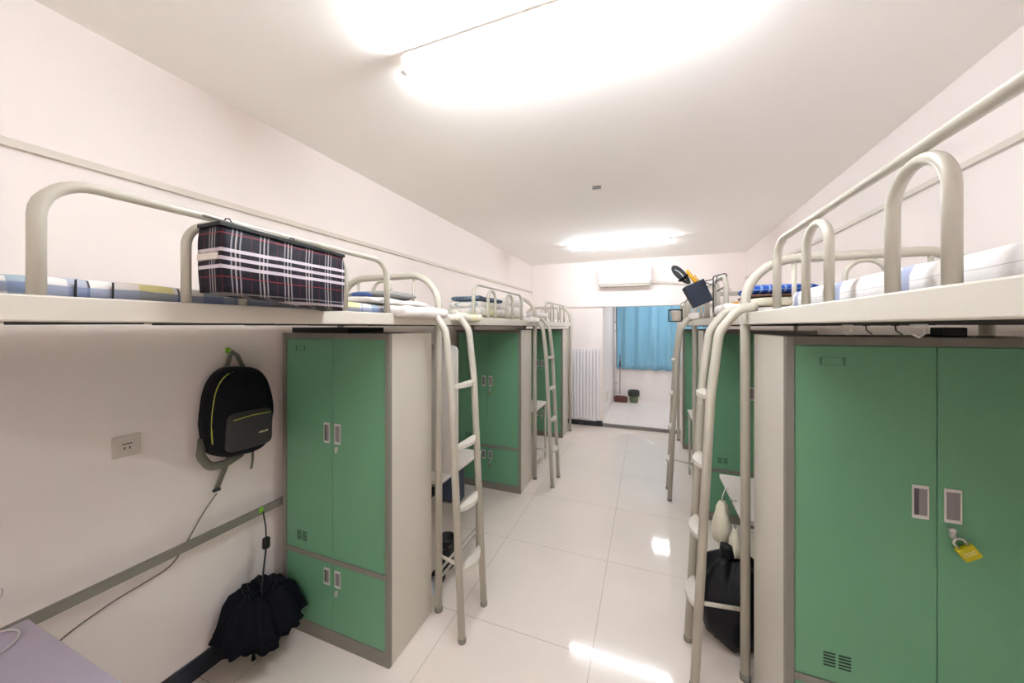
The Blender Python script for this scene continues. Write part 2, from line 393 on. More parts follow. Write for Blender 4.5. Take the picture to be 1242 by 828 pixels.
# ------------------------------------------------------------------ beds
LJ = [-.13, 1.83, 3.80, 5.76]; RJ = [.07, 2.01, 3.94, 5.86]
DZ0, DZ1 = 1.735, 1.790
def bed(side, J, i, label):
    y0, y1 = J[i], J[i+1]; s = 1 if side == 'L' else -1
    xa = -1.18 if side == 'L' else .452          # aisle side
    xw = -1.965+.0 if side == 'L' else 1.285      # wall side
    inn = -s                                     # direction to the wall
    b = thing('loft_bed', label, 'loft bed', (xa, y1, 0), 'cream loft beds along both walls')
    # posts with the arch at the far end (post-arch-post as one bent tube)
    ends = [(y1, True)] + ([(y0, False)] if i == 0 else [])
    for (y, far) in ends:
        p = round_path([(xa, y, 0), (xa, y, 2.045), (xw, y, 2.045), (xw, y, 0)], .20, 10)
        MB().tube(p, .0215, 16).build('end_arch', M['tube'], b)
        for x in (xa, xw): MB().lathe([(.0245, 0), (.0245, .022), (.0225, .03)], x, y, 16).build('foot_cap', M['rubber'], b)
        for t in (.235, .80):
            x = xa+(xw-xa)*t; MB().tube([(x, y, DZ1-.03), (x, y, 2.045)], .0095, 10).build('end_bar', M['tube'], b)
        xm = xa+(xw-xa)*.545; w_ = .072
        MB().tube(round_path([(xm-w_, y, DZ1-.03), (xm-w_, y, 2.02), (xm+w_, y, 2.02), (xm+w_, y, DZ1-.03)], .07, 8), .0105, 10).build('end_hoop', M['tube'], b)
        MB().box(min(xa, xw)+.02, max(xa, xw)-.02, y-.018, y+.018, DZ0-.0, DZ1, .003).build('end_rail', M['rail'], b)
    MB().box(xa-.018, xa+.018, y0+.023, y1-.023, DZ0, DZ1, .004).build('side_rail', M['rail'], b)
    MB().box(xw-.015, xw+.015, y0+.023, y1-.023, DZ0, DZ1, .004).build('side_rail', M['rail'], b)
    x0, x1 = sorted((xa, xw))
    MB().box(x0+.02, x1-.02, y0+.02, y1-.02, DZ0+.018, DZ0+.034).build('bed_board', M['under'], b)
    n = 5
    for k in range(n):
        y = y0+.25+(y1-y0-.5)*k/(n-1)
        MB().box(x0+.018, x1-.018, y-.014, y+.014, DZ0-.004, DZ0+.018).build('slat', M['under'], b)
    # lower wall-side stretcher and a short aisle stay between post and ladder is on the ladder
    xs = (-2.0, -1.995, -1.977)[i] if side == 'L' else 1.33
    MB().box(xs-.010, xs+.010, y0+.032, y1-.003, .683, .722, .003).build('stretcher', M['frame'], b)
    # guard
    yc = (y0+y1)/2; h = .525; g = MB()
    gp = round_path([(xa, yc-h, DZ1-.02), (xa, yc-h, 2.04), (xa, yc, 2.04), (xa, yc+h, 2.04), (xa, yc+h, DZ1-.02)], [.085, 0, .085], 8)
    g.tube(gp, [.0140 if p.z < 2.0 else (.0095 if abs(p.y-yc) < .40 else .0125) for p in gp], 12)
    go = g.build('guard_rail', M['tube'], b)
    for c in (yc-.20, yc+.20):
        MB().tube(round_path([(xa, c-.072, DZ1-.02), (xa, c-.072, 2.018), (xa, c+.072, 2.018), (xa, c+.072, DZ1-.02)], .071, 9), .0115, 12).build('guard_hoop', M['tube'], b)
    return b
beds = [
 bed('L', LJ, 0, 'cream steel loft bed nearest on the left, tartan bag hung on its guard rail'),
 bed('L', LJ, 1, 'cream steel loft bed, middle of the left row, carrying the folded check quilt'),
 bed('L', LJ, 2, 'cream steel loft bed at the far end of the left row beside the white radiator'),
 bed('R', RJ, 0, 'cream steel loft bed on the right wall nearest the camera, with white and blue mattress'),
 bed('R', RJ, 1, 'cream steel loft bed, middle of the right row, navy box on its guard'),
 bed('R', RJ, 2, 'cream steel loft bed farthest on the right, holding the small wire basket'),
]

# ------------------------------------------------------------------ lockers
LK = {}
def locker(side, yj, label, x0, x1, y0, y1, keys=None, near=False):
    t = thing('locker', label, 'locker', ((x0+x1)/2, y0, 0), 'green two-tone steel lockers under the beds')
    H = 1.69; fw = .028
    body = MB(); body.box(x0+.001, x1-.001, y0+.022, y1, .004, H-.0, .003)
    bo = body.build('body', M['panel'], t)
    fr = MB()
    fr.box(x0, x0+fw, y0, y0+.022, 0, H, .002); fr.box(x1-fw, x1, y0, y0+.022, 0, H, .002)
    fr.box(x0+fw, x1-fw, y0+.001, y0+.022, H-.030, H-.001); fr.box(x0+fw, x1-fw, y0+.001, y0+.022, .437, .463); fr.box(x0+fw, x1-fw, y0+.001, y0+.022, 0, .072)
    fr.build('face_frame', M['frame'], t)
    xm = (x0+x1)/2; g = .002
    for (z0, z1, hz, up) in ((.465, H-.032, 1.145, True), (.074, .435, .36, False)):
        for k, (a, b) in enumerate(((x0+fw+g, xm-g/2), (xm+g/2, x1-fw-g))):
            d = MB().box(a, b, y0+.004, y0+.0215, z0, z1, .002).build('door', M['green'], t)
            hx = xm-.042 if k == 0 else xm+.036; hw, hh = .0205, .055 if up else .045
            hd = MB()
            PF = M['pullframe']; hd.box(hx-hw, hx+hw, y0+.0005, y0+.006, hz+hh-.011, hz+hh, .001, m=PF); hd.box(hx-hw, hx+hw, y0+.0005, y0+.006, hz-hh, hz-hh+.011, .001, m=PF)
            hd.box(hx-hw, hx-hw+.004, y0+.0005, y0+.006, hz-hh+.011, hz+hh-.011, m=PF); hd.box(hx+hw-.004, hx+hw, y0+.0005, y0+.006, hz-hh+.011, hz+hh-.011, m=PF)
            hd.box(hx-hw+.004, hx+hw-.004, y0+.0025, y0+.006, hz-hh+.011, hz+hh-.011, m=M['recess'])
            ho = hd.build('handle', M['chrome'], d)
            # flat strip painting the scoop's shade inside the pull, lighter on the right door
            MB().box(*((hx-hw+.004, hx-hw+.017) if k == 0 else (hx+hw-.014, hx+hw-.004)), y0+.0012, y0+.003, hz-hh+.012, hz+hh-.012, .0008).build('pull_shade_strip', M['recshade' if k == 0 else 'recess'], d)
            if k == 1:
                MB().tube([(hx-.004, y0+.006, hz-hh-.022), (hx-.004, y0-.006, hz-hh-.022)], .008, 14).build('lock_barrel', M['chrome'], d)
                MB().box(hx-.010, hx+.002, y0-.008, y0+.0045, hz-hh-.046, hz-hh-.026, .002).build('hasp', M['chrome'], d)
            if k == 0:
                vx = a+.10 if up else a+.07; vz = z0+.075
                vb = MB()
                if up:
                    for gx in (0, .043):
                        for q in range(5): vb.box(vx+gx-.017, vx+gx+.017, y0+.003, y0+.0045, vz+q*.011-.022, vz+q*.011-.0175)
                    vb.build('vent', M['vent'], d)
                if up:
                    lx, lz = a+.075, z1-.055; lb = MB()
                    lb.box(lx-.002, lx+.07, y0+.0028, y0+.0042, lz+.012, lz+.0135); lb.box(lx-.002, lx+.07, y0+.0028, y0+.0042, lz-.014, lz-.0125)
                    lb.box(lx-.002, lx+.004, y0+.0028, y0+.0042, lz-.014, lz+.0135); lb.box(lx+.064, lx+.07, y0+.0028, y0+.0042, lz-.014, lz+.0135)
                    lb.build('label_holder', M['glabel'], d)
    LK[label[:12]] = t; return t, xm
lk = []
lk.append(locker('L', 0, 'green doored steel locker nearest on the left, beside the hanging umbrella', -1.975, -1.208, 1.425, 1.80))
lk.append(locker('L', 1, 'green doored steel locker in the middle of the left row, keys in its doors', -1.965, -1.208, 3.40, 3.77))
lk.append(locker('L', 2, 'green doored steel locker at the far left, next to the radiator', -1.945, -1.208, 5.34, 5.73))
lk.append(locker('R', 0, 'large green doored locker filling the right foreground with yellow padlock', .478, 1.30, 1.565, 1.975, near=True))
lk.append(locker('R', 1, 'green doored locker seen between the rails of the near right ladder', .478, 1.30, 3.55, 3.91))
lk.append(locker('R', 2, 'narrowly visible green locker at the far right behind the far ladder', .478, 1.30, 5.48, 5.83))

# padlocks and keys
def padlock(x, y, z, ang, w, h, col, label, mark=False):
    t = thing('padlock', label, 'padlock', (x, y, z), None)
    Rm = Matrix.Rotation(ang, 3, 'Y')
    P = lambda u, v, dy=0.: Vector((x, y+dy, z)) + Rm @ Vector((u, 0, v))
    sh = [P(-w*.3, -h*.55), P(-w*.3, -h*.1), P(-w*.22, .0), P(0, .006), P(w*.22, .0), P(w*.3, -h*.1), P(w*.3, -h*.55)]
    MB().tube(round_path(sh, .008, 4), w*.07+.0004, 10).build('shackle', M['chrome'], t)
    poly = [(-w/2, -h*.5), (w/2, -h*.5), (w/2, -h*1.25), (w*.4, -h*1.32), (-w*.4, -h*1.32), (-w/2, -h*1.25)]
    MB().prism(poly, -w*.16, w*.16, None, lambda u, v, q: P(u, v, q)).build('lock_body', M[col], t)
    if mark:
        mk = MB()
        for k, (u, s_) in enumerate(((-.27, 1.1), (-.09, .9), (.09, 1.), (.27, 1.))):
            c = u*w
            mk.tube([P(c+w*.06, -h*.9+w*.09*s_, -w*.165), P(c-w*.05, -h*.9+w*.09*s_, -w*.165), P(c-w*.05, -h*.9-w*.09*s_, -w*.165), P(c+w*.06, -h*.9-w*.09*s_, -w*.165)], w*.026, 6)
        mk.build('lock_marking', M['pale'], t)
    return t
xm_r = (.478+1.30)/2
padlock(xm_r+.036, 1.550, 1.045, -.62, .046, .047, 'yellow', 'yellow padlock hanging open-angled on the right foreground locker door', True)
def keyset(xm, y, z, label):
    t = thing('key_set', label, 'keys', (xm+.032, y-.012, z), 'keys left in the middle left locker')
    MB().tube([Vector((xm+.032+.009*math.cos(a), y-.012, z-.006+.012*math.sin(a))) for a in [k*2*PI/14 for k in range(15)]], .0015, 6).build('key_ring', M['chrome'], t)
    k = MB(); k.box(xm+.026, xm+.040, y-.014, y-.011, z-.045, z-.018, .002); k.box(xm+.030, xm+.036, y-.0139, y-.0111, z-.075, z-.044, .001); k.build('key', M['brass'], t)
keyset((-1.965-1.208)/2, 3.40, 1.055, 'brass key hanging from the upper door of the middle left locker')
keyset((-1.965-1.208)/2, 3.40, .29, 'brass key hanging from the lower door of the middle left locker')

# ------------------------------------------------------------------ ladders
def ladder(side, yj, label):
    s = 1 if side == 'L' else -1
    xa = -1.18 if side == 'L' else .452
    t = thing('ladder', label, 'ladder', (xa+s*.235, yj, 0), 'bed ladders hooked over the joints')
    X = lambda d: xa+s*d
    for dy in (-.137, .137):
        y = yj+dy
        pts = [(X(.238), y, 0), (X(.170), y, 1.40), (X(.135), y, 1.70), (X(.058), y, 1.806), (X(-.014), y, 1.8165)]
        p = round_path(pts, [.9, .10, .08], 8)
        ro = MB().tube(p, .0205, 16).build('stile', M['tube'], t)
        MB().lathe([(.0215, 0), (.0225, .004), (.0225, .022), (.0205, .026)], X(.238), y, 16).build('foot_cap', M['rubber'], ro)
    for z in (.365, .70, 1.045, 1.385):
        d = .238-.068*z/1.40
        # tread: straight back, bowed front
        poly = [(X(d-.012), yj-.122)]
        poly += [(X(d+.002+.042*math.sin(PI*k/12)), yj-.122+.244*k/12) for k in range(13)]
        poly += [(X(d-.012), yj+.122)]
        MB().prism(poly, z-.010, z+.010).build('tread', M['rail'], t)
    MB().tube([(X(.217), yj-.137, .415), (xa+s*.026, yj-.020, .350)], .0095, 10).build('stay_bar', M['rail'], t)
    return t
ladder('L', 1.83, 'cream steel ladder beside the nearest left locker, four bowed treads')
ladder('L', 3.80, 'cream steel ladder between the middle and far left lockers')
ladder('R', 2.01, 'cream steel ladder in the right foreground in front of the black sack')
ladder('R', 3.94, 'cream steel ladder further back on the right, below the wire basket')

# ------------------------------------------------------------------ desks
def desk(side, yj, label, top, hutch=True, inset=.02):
    s = 1 if side == 'L' else -1
    xf = -1.212 if side == 'L' else .452; xw = -1.93 if side == 'L' else 1.25
    y0, y1 = yj+.06, yj+.655
    x0, x1 = sorted((xf, xw)); xlg = xf-s*inset
    t = thing('desk', label, 'desk', ((x0+x1)/2, (y0+y1)/2, 0), 'study desks under the beds')
    MB().box(x0, x1, y0, y1, .727, .75, .003).build('desktop', M[top], t)
    MB().box(x0+.03, x1-.03, y0+.03, y1-.03, .697, .727, .002).build('apron', M['frame'], t)
    for (x, y) in ((xlg, y1-.03), (xlg, y0+.04), (xw+s*.03, y1-.03), (xw+s*.03, y0+.04)):
        MB().tube([(x, y, 0), (x, y, .727)], .0125, 12).build('leg', M['tube'], t)
    for z in (.12, .17):
        MB().tube([(xlg, y0+.04, z), (xlg, y1-.03, z)], .009, 10).build('footrest_bar', M['tube'], t)
    if hutch:
        yp = yj+.20-.01 if side == 'L' else yj+.12
        rr = .04; xo = xf+s*.055; pr = [(xw, .752), (xf-s*.01, .752), (xo, .80)]
        a = [(xo-s*rr*(1-math.cos(k*PI/12)), 1.60-rr+rr*math.sin(k*PI/12)) for k in range(7)]
        MB().prism(pr+a+[(xw, 1.60)], yp-.009, yp+.009, None, lambda u, v, w: Vector((u, w, v))).build('side_panel', M['deskw'], t)
        xs = sorted((xw, xw+s*.22))
        for z in (1.15, 1.45): MB().box(xs[0], xs[1], yp+.009, y1, z, z+.018, .002).build('shelf', M['deskw'], t)
    return t
desk('L', LJ[0]-.01, 'lilac-topped study desk in the bottom left corner below the socket', 'desk', False)
desk('L', LJ[1], 'pale desk under the middle left bed with a rounded upright panel', 'deskw')
desk('L', LJ[2], 'pale desk under the far left bed behind the second left ladder', 'deskw', False)
desk('R', RJ[1], 'pale desk under the middle right bed behind the near right ladder', 'deskw', False, .25)
desk('R', RJ[2], 'pale desk under the far right bed, mostly hidden behind its locker', 'deskw', False)

# ------------------------------------------------------------------ bedding
def cloth(name, m, label, cat, parts, group=None, base=None):
    mb = MB()
    for p in parts: mb.slab(**p)
    x, y, z = base or parts[0]['c']; z0 = min(p['c'][2]-p['h'][2] for p in parts)
    return solo(mb, name, m, label, cat, (x, y, z0), group)
T0 = 1.7705      # top of bed board
# bed L1
cloth('mattress', M['mat_multi'], 'thin striped mattress under the tartan bag on the nearest left bed', 'mattress',
      [dict(c=(-1.572, .83, T0+.035), h=(.352, .92, .033), r=.028, amp=.006, fr=5., n=(10, 40, 3))])
def band(y): 
    mb = MB(); x0, x1, z0, z1 = -1.926, -1.215, T0-.004, T0+.085
    return mb, y
cloth('blanket', M['cloth'], 'crumpled white blanket spilling over the rail end of the nearest left bed', 'blanket',
      [dict(c=(-1.50, 1.53, T0+.086), h=(.29, .24, .014), r=.02, amp=.014, fr=8., n=(14, 16, 3), seed=3)])
cloth('bolster', M['cloth'], 'rumpled white bedding roll overhanging the joint post at the first left ladder', 'bedding',
      [dict(c=(-1.160, 1.600, DZ1+.012), h=(.075, .205, .028), r=.026, amp=.012, fr=10., n=(8, 22, 4), seed=5)])
cloth('pillow', M['greypil'], 'flat grey pillow lying on the white blanket of the nearest left bed', 'pillow',
      [dict(c=(-1.40, 1.60, T0+.126), h=(.165, .15, .022), r=.09, amp=.006, fr=5., n=(12, 14, 4), seed=9)])
cloth('pillow', M['bluefab'], 'small blue pillow in front of the grey pillow on the nearest left bed', 'pillow',
      [dict(c=(-1.36, 1.40, T0+.118), h=(.055, .045, .016), r=.08, amp=.006, fr=5., n=(12, 14, 4), seed=2)])
# bed L2
cloth('mattress', M['sheet_y'], 'pale yellow mattress on the middle left bed below the folded quilt', 'mattress',
      [dict(c=(-1.572, 2.81, T0+.019), h=(.352, .92, .018), r=.018, amp=.006, fr=6., n=(10, 40, 3), seed=4)])
cloth('quilt', M['quilt'], 'thick folded check quilt in the middle of the middle left bed', 'quilt',
      [dict(c=(-1.40, 2.88, T0+.080), h=(.165, .32, .036), r=.034, amp=.008, fr=5., n=(12, 20, 4), seed=6),
       dict(c=(-1.41, 2.86, T0+.138), h=(.155, .29, .028), r=.02, amp=.008, fr=5., n=(12, 20, 3), seed=8)])
cloth('blanket', M['darkblanket'], 'dark blue-grey patterned blanket folded on top of the check quilt', 'blanket',
      [dict(c=(-1.41, 2.84, T0+.190), h=(.14, .25, .018), r=.02, amp=.010, fr=6., n=(10, 14, 3), seed=1)])
cloth('duvet', M['cloth'], 'bulky white duvet heaped at the far end of the middle left bed', 'duvet',
      [dict(c=(-1.43, 3.47, T0+.105), h=(.18, .25, .062), r=.06, amp=.03, fr=7., n=(14, 18, 5), seed=12),
       dict(c=(-1.41, 3.45, T0+.205), h=(.15, .20, .045), r=.04, amp=.03, fr=8., n=(12, 14, 5), seed=15)])
cloth('sheet', M['sheet_y'], 'pale yellow sheet corner spilling over the rail near the first left ladder', 'sheet',
      [dict(c=(-1.165, 2.10, DZ1-.004), h=(.07, .17, .026), r=.022, amp=.012, fr=12., n=(8, 16, 4), seed=22)])
cloth('garment', M['cloth'], 'white garment bundled on the rail above the second left ladder', 'clothing',
      [dict(c=(-1.165, 3.62, DZ1+.004), h=(.07, .14, .026), r=.022, amp=.016, fr=12., n=(8, 16, 4), seed=25)])
# bed L3
cloth('mattress', M['cloth'], 'plain white mattress on the far left bed', 'mattress',
      [dict(c=(-1.565, 4.78, T0+.030), h=(.345, .92, .027), r=.02, amp=.006, fr=6., n=(8, 30, 3), seed=31)])
cloth('blanket', M['cloth'], 'small white blanket at the near end of the far left bed', 'blanket',
      [dict(c=(-1.24, 4.02, T0+.088), h=(.12, .15, .026), r=.026, amp=.012, fr=10., n=(8, 12, 3), seed=33)])
# bed R1
cloth('mattress', M['mat_right'], 'white mattress with blue stripes on the nearest right bed', 'mattress',
      [dict(c=(.865, .86, T0+.045), h=(.365, .74, .043), r=.028, amp=.006, fr=5., n=(10, 36, 3), seed=41)])
cloth('quilt', M['cloth'], 'thin white quilt at the far end of the nearest right bed', 'quilt',
      [dict(c=(.885, 1.79, T0+.028), h=(.33, .17, .022), r=.02, amp=.008, fr=8., n=(12, 10, 3), seed=47)])
# bed R2
cloth('mattress', M['cloth'], 'white mattress on the middle right bed beneath piled bedding', 'mattress',
      [dict(c=(.86, 2.98, T0+.030), h=(.36, .90, .027), r=.02, amp=.006, fr=6., n=(8, 30, 3), seed=51)])
cloth('blanket', M['cloth2'], 'rolled ivory blanket under the blue dotted pillow on the middle right bed', 'blanket',
      [dict(c=(.70, 2.30, T0+.084), h=(.19, .17, .022), r=.022, amp=.008, fr=7., n=(12, 12, 4), seed=53)])
cloth('blanket', M['brown'], 'thin brown blanket edge lying under the blue dotted pillow', 'blanket',
      [dict(c=(.70, 2.30, T0+.116), h=(.19, .16, .006), r=.006, amp=.002, fr=7., n=(12, 12, 2), seed=55)])
cloth('pillow', M['bluedots'], 'blue pillow with pale dots on the middle right bed, seen through the end arch', 'pillow',
      [dict(c=(.655, 2.29, T0+.149), h=(.160, .16, .025), r=.07, amp=.004, fr=5., n=(16, 12, 4), seed=57)])
cloth('garment', M['cloth'], 'white garment bundled on the rail above the near right ladder', 'clothing',
      [dict(c=(.46, 2.30, DZ1+.028), h=(.075, .15, .030), r=.03, amp=.018, fr=12., n=(8, 14, 4), seed=61)])
cloth('garment', M['cloth'], 'white garment slumped on the rail above the far right ladder', 'clothing',
      [dict(c=(.45, 3.76, DZ1+.030), h=(.07, .10, .030), r=.03, amp=.018, fr=12., n=(8, 12, 4), seed=63)])
cloth('pouch', M['orange'], 'small ochre pouch wedged beside the white garment on the middle right bed', 'pouch',
      [dict(c=(.55, 2.62, T0+.087), h=(.05, .06, .028), r=.03, amp=.006, fr=12., n=(6, 6, 3), seed=64)])
# bed R3
cloth('mattress', M['cloth'], 'white mattress on the far right bed behind the wire basket', 'mattress',
      [dict(c=(.87, 4.90, T0+.030), h=(.355, .90, .027), r=.02, amp=.006, fr=6., n=(8, 30, 3), seed=71)])

# mattress tie bands on L1
for y in (.42,):
    mb = MB()
    for yy in (y-.03, y+.03):
        mb.box(-1.2180, -1.2135, yy-.0014, yy+.0014, T0+.006, T0+.062, .0005)
    solo(mb, 'mattress_tie', M['black'], 'thin dark tie pair around the striped mattress beside the guard rail', 'tie', (-1.216, y, T0))

# ------------------------------------------------------------------ tartan bag on the guard rail
bx0, bx1, by0, by1, bz0, bz1 = -1.162, -1.068, .600, 1.005, 1.788, 1.988
t = thing('storage_bag', 'dark tartan fabric storage bag hung outside the nearest left guard rail', 'storage bag', (-1.11, .80, bz0))
mb = MB(); tmp = bmesh.new(); n = 24
def bagpt(u, v):   # u along loop around 4 sides
    return None
loop = []
for (ax, ay, cx_, cy_, k) in ((bx0, by0, bx1, by0, 5), (bx1, by0, bx1, by1, 22), (bx1, by1, bx0, by1, 5), (bx0, by1, bx0, by0, 22)):
    for i in range(k): loop.append((ax+(cx_-ax)*i/k, ay+(cy_-ay)*i/k))
rings = []
for j in range(11):
    z = bz0+(bz1-bz0)*j/10; ring = []
    for (x, y) in loop:
        nn = noise.noise_vector(Vector((x*14, y*9, z*12)))*.006*math.sin(PI*j/10)
        bul = .010*math.sin(PI*j/10)
        cx_, cy_ = (bx0+bx1)/2, (by0+by1)/2
        px = x+(bul if x > bx1-.001 else 0)+(nn.x if x > bx0+.001 else 0); py = y+nn.y-(bul*.6 if y < by0+.001 else 0)
        zz = z+.004*math.sin(y*17)*(j == 0)+.034*(1-j/10)*(by1-y)/(by1-by0)+.012*(j/10)*(by1-y)/(by1-by0)
        ring.append(mb.bm.verts.new((px, py, zz)))
    rings.append(ring)
for j in range(10):
    for k in range(len(loop)):
        q = len(loop); f = mb.bm.faces.new((rings[j][k], rings[j][(k+1) % q], rings[j+1][(k+1) % q], rings[j+1][k])); f.smooth = True
mb.bm.faces.new(rings[0][::-1]); mb.bm.faces.new(rings[-1])
mb.build('bag_body', M['plaidbag'], t)
MB().prism([(by0-.006, bz1+.010), (by1+.004, bz1-.002), (by1+.004, bz1+.008), (by0-.006, bz1+.020)], bx0, bx1+.006, None, lambda u, v, w: Vector((w, u, v))).build('lid', M['black'], t)
mb = MB(); mb.box(bx0+.01, bx1+.004, by0-.0125, by0-.0085, bz0+.118, bz0+.136, .001); mb.build('handle_strap', M['plastic2'], t)
# rods over the rail with little hooks
mb = MB(); mb.tube([(-1.120, .585, 2.026), (-1.115, .74, 2.016), (-1.115, .98, 2.004)], [.005, .0085, .006], 8, flat=.7)
mb.build('hanger_rod', M['frame'], t)
for y, z in ((.668, 2.024), (.865, 2.014)):
    MB().tube([(-1.115, y, z-.004), (-1.14, y, z+.008), (-1.14, y-.006, z+.016), (-1.14, y-.016, z+.014), (-1.14, y-.020, z+.006)], .0022, 8).build('hook', M['black'], t)

# ------------------------------------------------------------------ wall things near left
# socket
yw = .805; xw0 = xl(yw)
t = thing('wall_socket', 'white square double socket plate on the left wall above the desk', 'socket', (xw0, yw, 1.175))
MB().box(xw0, xw0+.009, yw-.044, yw+.044, 1.172, 1.262, .003).build('plate', M['plastic2'], t)
mb = MB(); mb.box(xw0+.009, xw0+.011, yw-.022, yw+.022, 1.195, 1.240, .001); mb.build('socket_insert', M['plastic2'], t)
mb = MB(); mb.box(xw0+.0108, xw0+.0116, yw-.016, yw+.016, 1.226, 1.230); mb.box(xw0+.0108, xw0+.0116, yw-.010, yw-.006, 1.204, 1.216); mb.box(xw0+.0108, xw0+.0116, yw+.006, yw+.010, 1.204, 1.216); mb.build('slots', M['slot'], t)

# backpack: outline in (y,z) on plane x
xb = xl(1.2)+.025
t = thing('backpack', 'black backpack with grey pocket and lime zips hanging on the left wall', 'backpack', (xb, 1.21, 1.06))
Yc, Zt, Zb = 1.205, 1.515, 1.045
out = []
half = .160
for k in range(40):
    a = 2*PI*k/40; c, s_ = math.cos(a), math.sin(a)
    e = .62
    u = half*math.copysign(abs(c)**e, c); v_ = math.copysign(abs(s_)**(.62 if s_ < 0 else .95), s_)
    zz = 1.23+(.285 if s_ > 0 else .175)*v_
    # lean: lower right sags lower, top tilts
    out.append((Yc+u*(1.0 if s_ > 0 else .96)+ (zz-1.25)*.02, zz-.10*u))
F = lambda u, v, w: Vector((xb+w+.006*noise.noise(Vector((u*9, v*9, 3))), u, v))
MB().puff(out, .125, F, 9, power=.42).build('pack_body', M['navy'], t)
pk = []
for k in range(32):
    a = 2*PI*k/32; c, s_ = math.cos(a), math.sin(a)
    u = .112*math.copysign(abs(c)**.3, c); v_ = .098*math.copysign(abs(s_)**.3, s_)
    pk.append((Yc+.005+u, 1.195+v_-.02*u))
xp = xb+.108
pocket = MB().puff(pk, .034, lambda u, v, w: Vector((xp+w, u, v)), 5, power=.25).build('pocket', M['greyfab'], t)
MB().tube([(xp+.036, Yc-.085, 1.262), (xp+.0375, Yc, 1.270), (xp+.036, Yc+.095, 1.266)], .0025, 6).build('zip', M['zip'], pocket)
mb = MB()
for k in range(6): mb.box(xp+.0345, xp+.0365, Yc+.036+k*.008, Yc+.041+k*.008, 1.168, 1.174+(k % 3)*.0015)
mb.build('logo', M['pale'], pocket)
zp = []
for k in range(15):
    a = PI*(1.10-k/14*.68); c, s_ = math.cos(a), math.sin(a)
    u = half*.93*math.copysign(abs(c)**.62, c); zz = 1.23+.285*.93*abs(s_)**.95*(1 if s_ > 0 else -1)
    zp.append(F(Yc+u, zz-.10*u, .086))
MB().tube(zp, .003, 6).build('zip', M['zip'], t)
# top loop, straps
MB().tube([(xb+.015, Yc-.045, 1.50), (xb+.012, Yc-.025, 1.57), (xb+.006, Yc-.012, 1.592), (xb+.012, Yc+.01, 1.57), (xb+.015, Yc+.04, 1.50)], .012, 8, flat=.3, up=(1, 0, 0)).build('hang_loop', M['strap'], t)
MB().tube(round_path([(xb+.02, Yc-.15, 1.18), (xb+.03, Yc-.165, 1.10), (xb+.035, Yc-.13, 1.035), (xb+.02, Yc-.05, 1.02), (xb+.02, Yc+.03, 1.05)], .05, 4), .020, 8, flat=.25, up=(1, 0, 0)).build('shoulder_strap', M['strap'], t)
MB().tube([(xb+.02, Yc-.03, 1.06), (xb+.012, Yc-.06, .97), (xb+.010, Yc-.085, .905)], .014, 8, flat=.25, up=(1, 0, 0)).build('shoulder_strap', M['strap'], t)
MB().tube([(xb+.02, Yc+.085, 1.08), (xb+.015, Yc+.085, .985), (xb+.012, Yc+.08, .945)], .007, 8, flat=.35, up=(1, 0, 0)).build('webbing_end', M['strap'], t)
MB().box(xb+.004, xb+.020, Yc-.102, Yc-.070, .893, .907, .003).build('buckle', M['greyfab'], t)
# hooks
def wall_hook(x, y, z, m, label):
    t = thing('adhesive_hook', label, 'hook', (x, y, z))
    MB().box(x, x+.005, y-.012, y+.012, z-.014, z+.014, .003).build('pad', M[m], t)
    MB().tube([(x+.004, y, z-.004), (x+.012, y, z-.012), (x+.018, y, z-.008), (x+.019, y, z+.004)], .003, 8).build('peg', M[m], t)
wall_hook(xl(1.19), 1.19, 1.600, 'lime', 'lime green hook above the backpack loop on the left wall')
wall_hook(-1.990, 1.312, .712, 'lime', 'lime green hook on the grey stretcher holding the umbrella strap')

# cable down the wall
pts = [(-2.025, 1.118, .885), (-2.045, 1.068, .80), (-2.05, .99, .672), (-2.05, .94, .620), (-2.05, .865, .606), (-2.045, .74, .592), (-2.04, .60, .545), (-2.03, .50, .43), (-2.03, .30, .38)]
def smooth(pts, k=6):
    P = [Vector(p) for p in pts]; P = [P[0]]+P+[P[-1]]; o = []
    for i in range(1, len(P)-2):
        for j in range(k):
            u = j/k; a, b, c, d = P[i-1:i+3]
            o.append(.5*((2*b)+(-a+c)*u+(2*a-5*b+4*c-d)*u*u+(-a+3*b-3*c+d)*u**3))
    o.append(P[-2]); return o
solo(MB().tube(smooth(pts), .0035, 8), 'wall_cable', M['cable'], 'grey cable running down the left wall behind the grey stretcher', 'cable', (-2.03, .30, .38))
pts = [(-1.99, .30, .754), (-1.93, .43, .754), (-1.885, .495, .754), (-1.885, .525, .756), (-1.93, .505, .754), (-1.985, .43, .754), (-2.02, .40, .80), (-2.01, .495, .84), (-2.01, .505, .88), (-2.03, .47, .895), (-2.05, .40, .88), (-2.06, .33, .80)]
pts = [(-1.80, .28, .754), (-1.79, .37, .754), (-1.80, .435, .754), (-1.845, .475, .754), (-1.90, .475, .754), (-1.95, .43, .754), (-1.99, .40, .755), (-2.02, .44, .765), (-2.03, .478, .80), (-2.03, .488, .835), (-2.04, .47, .848), (-2.05, .42, .850), (-2.05, .33, .84)]
solo(MB().tube(smooth(pts), .0028, 8), 'charging_cable', M['wcable'], 'thin white cable looped on the lilac desk in the bottom left corner', 'cable', (-1.80, .28, .752))

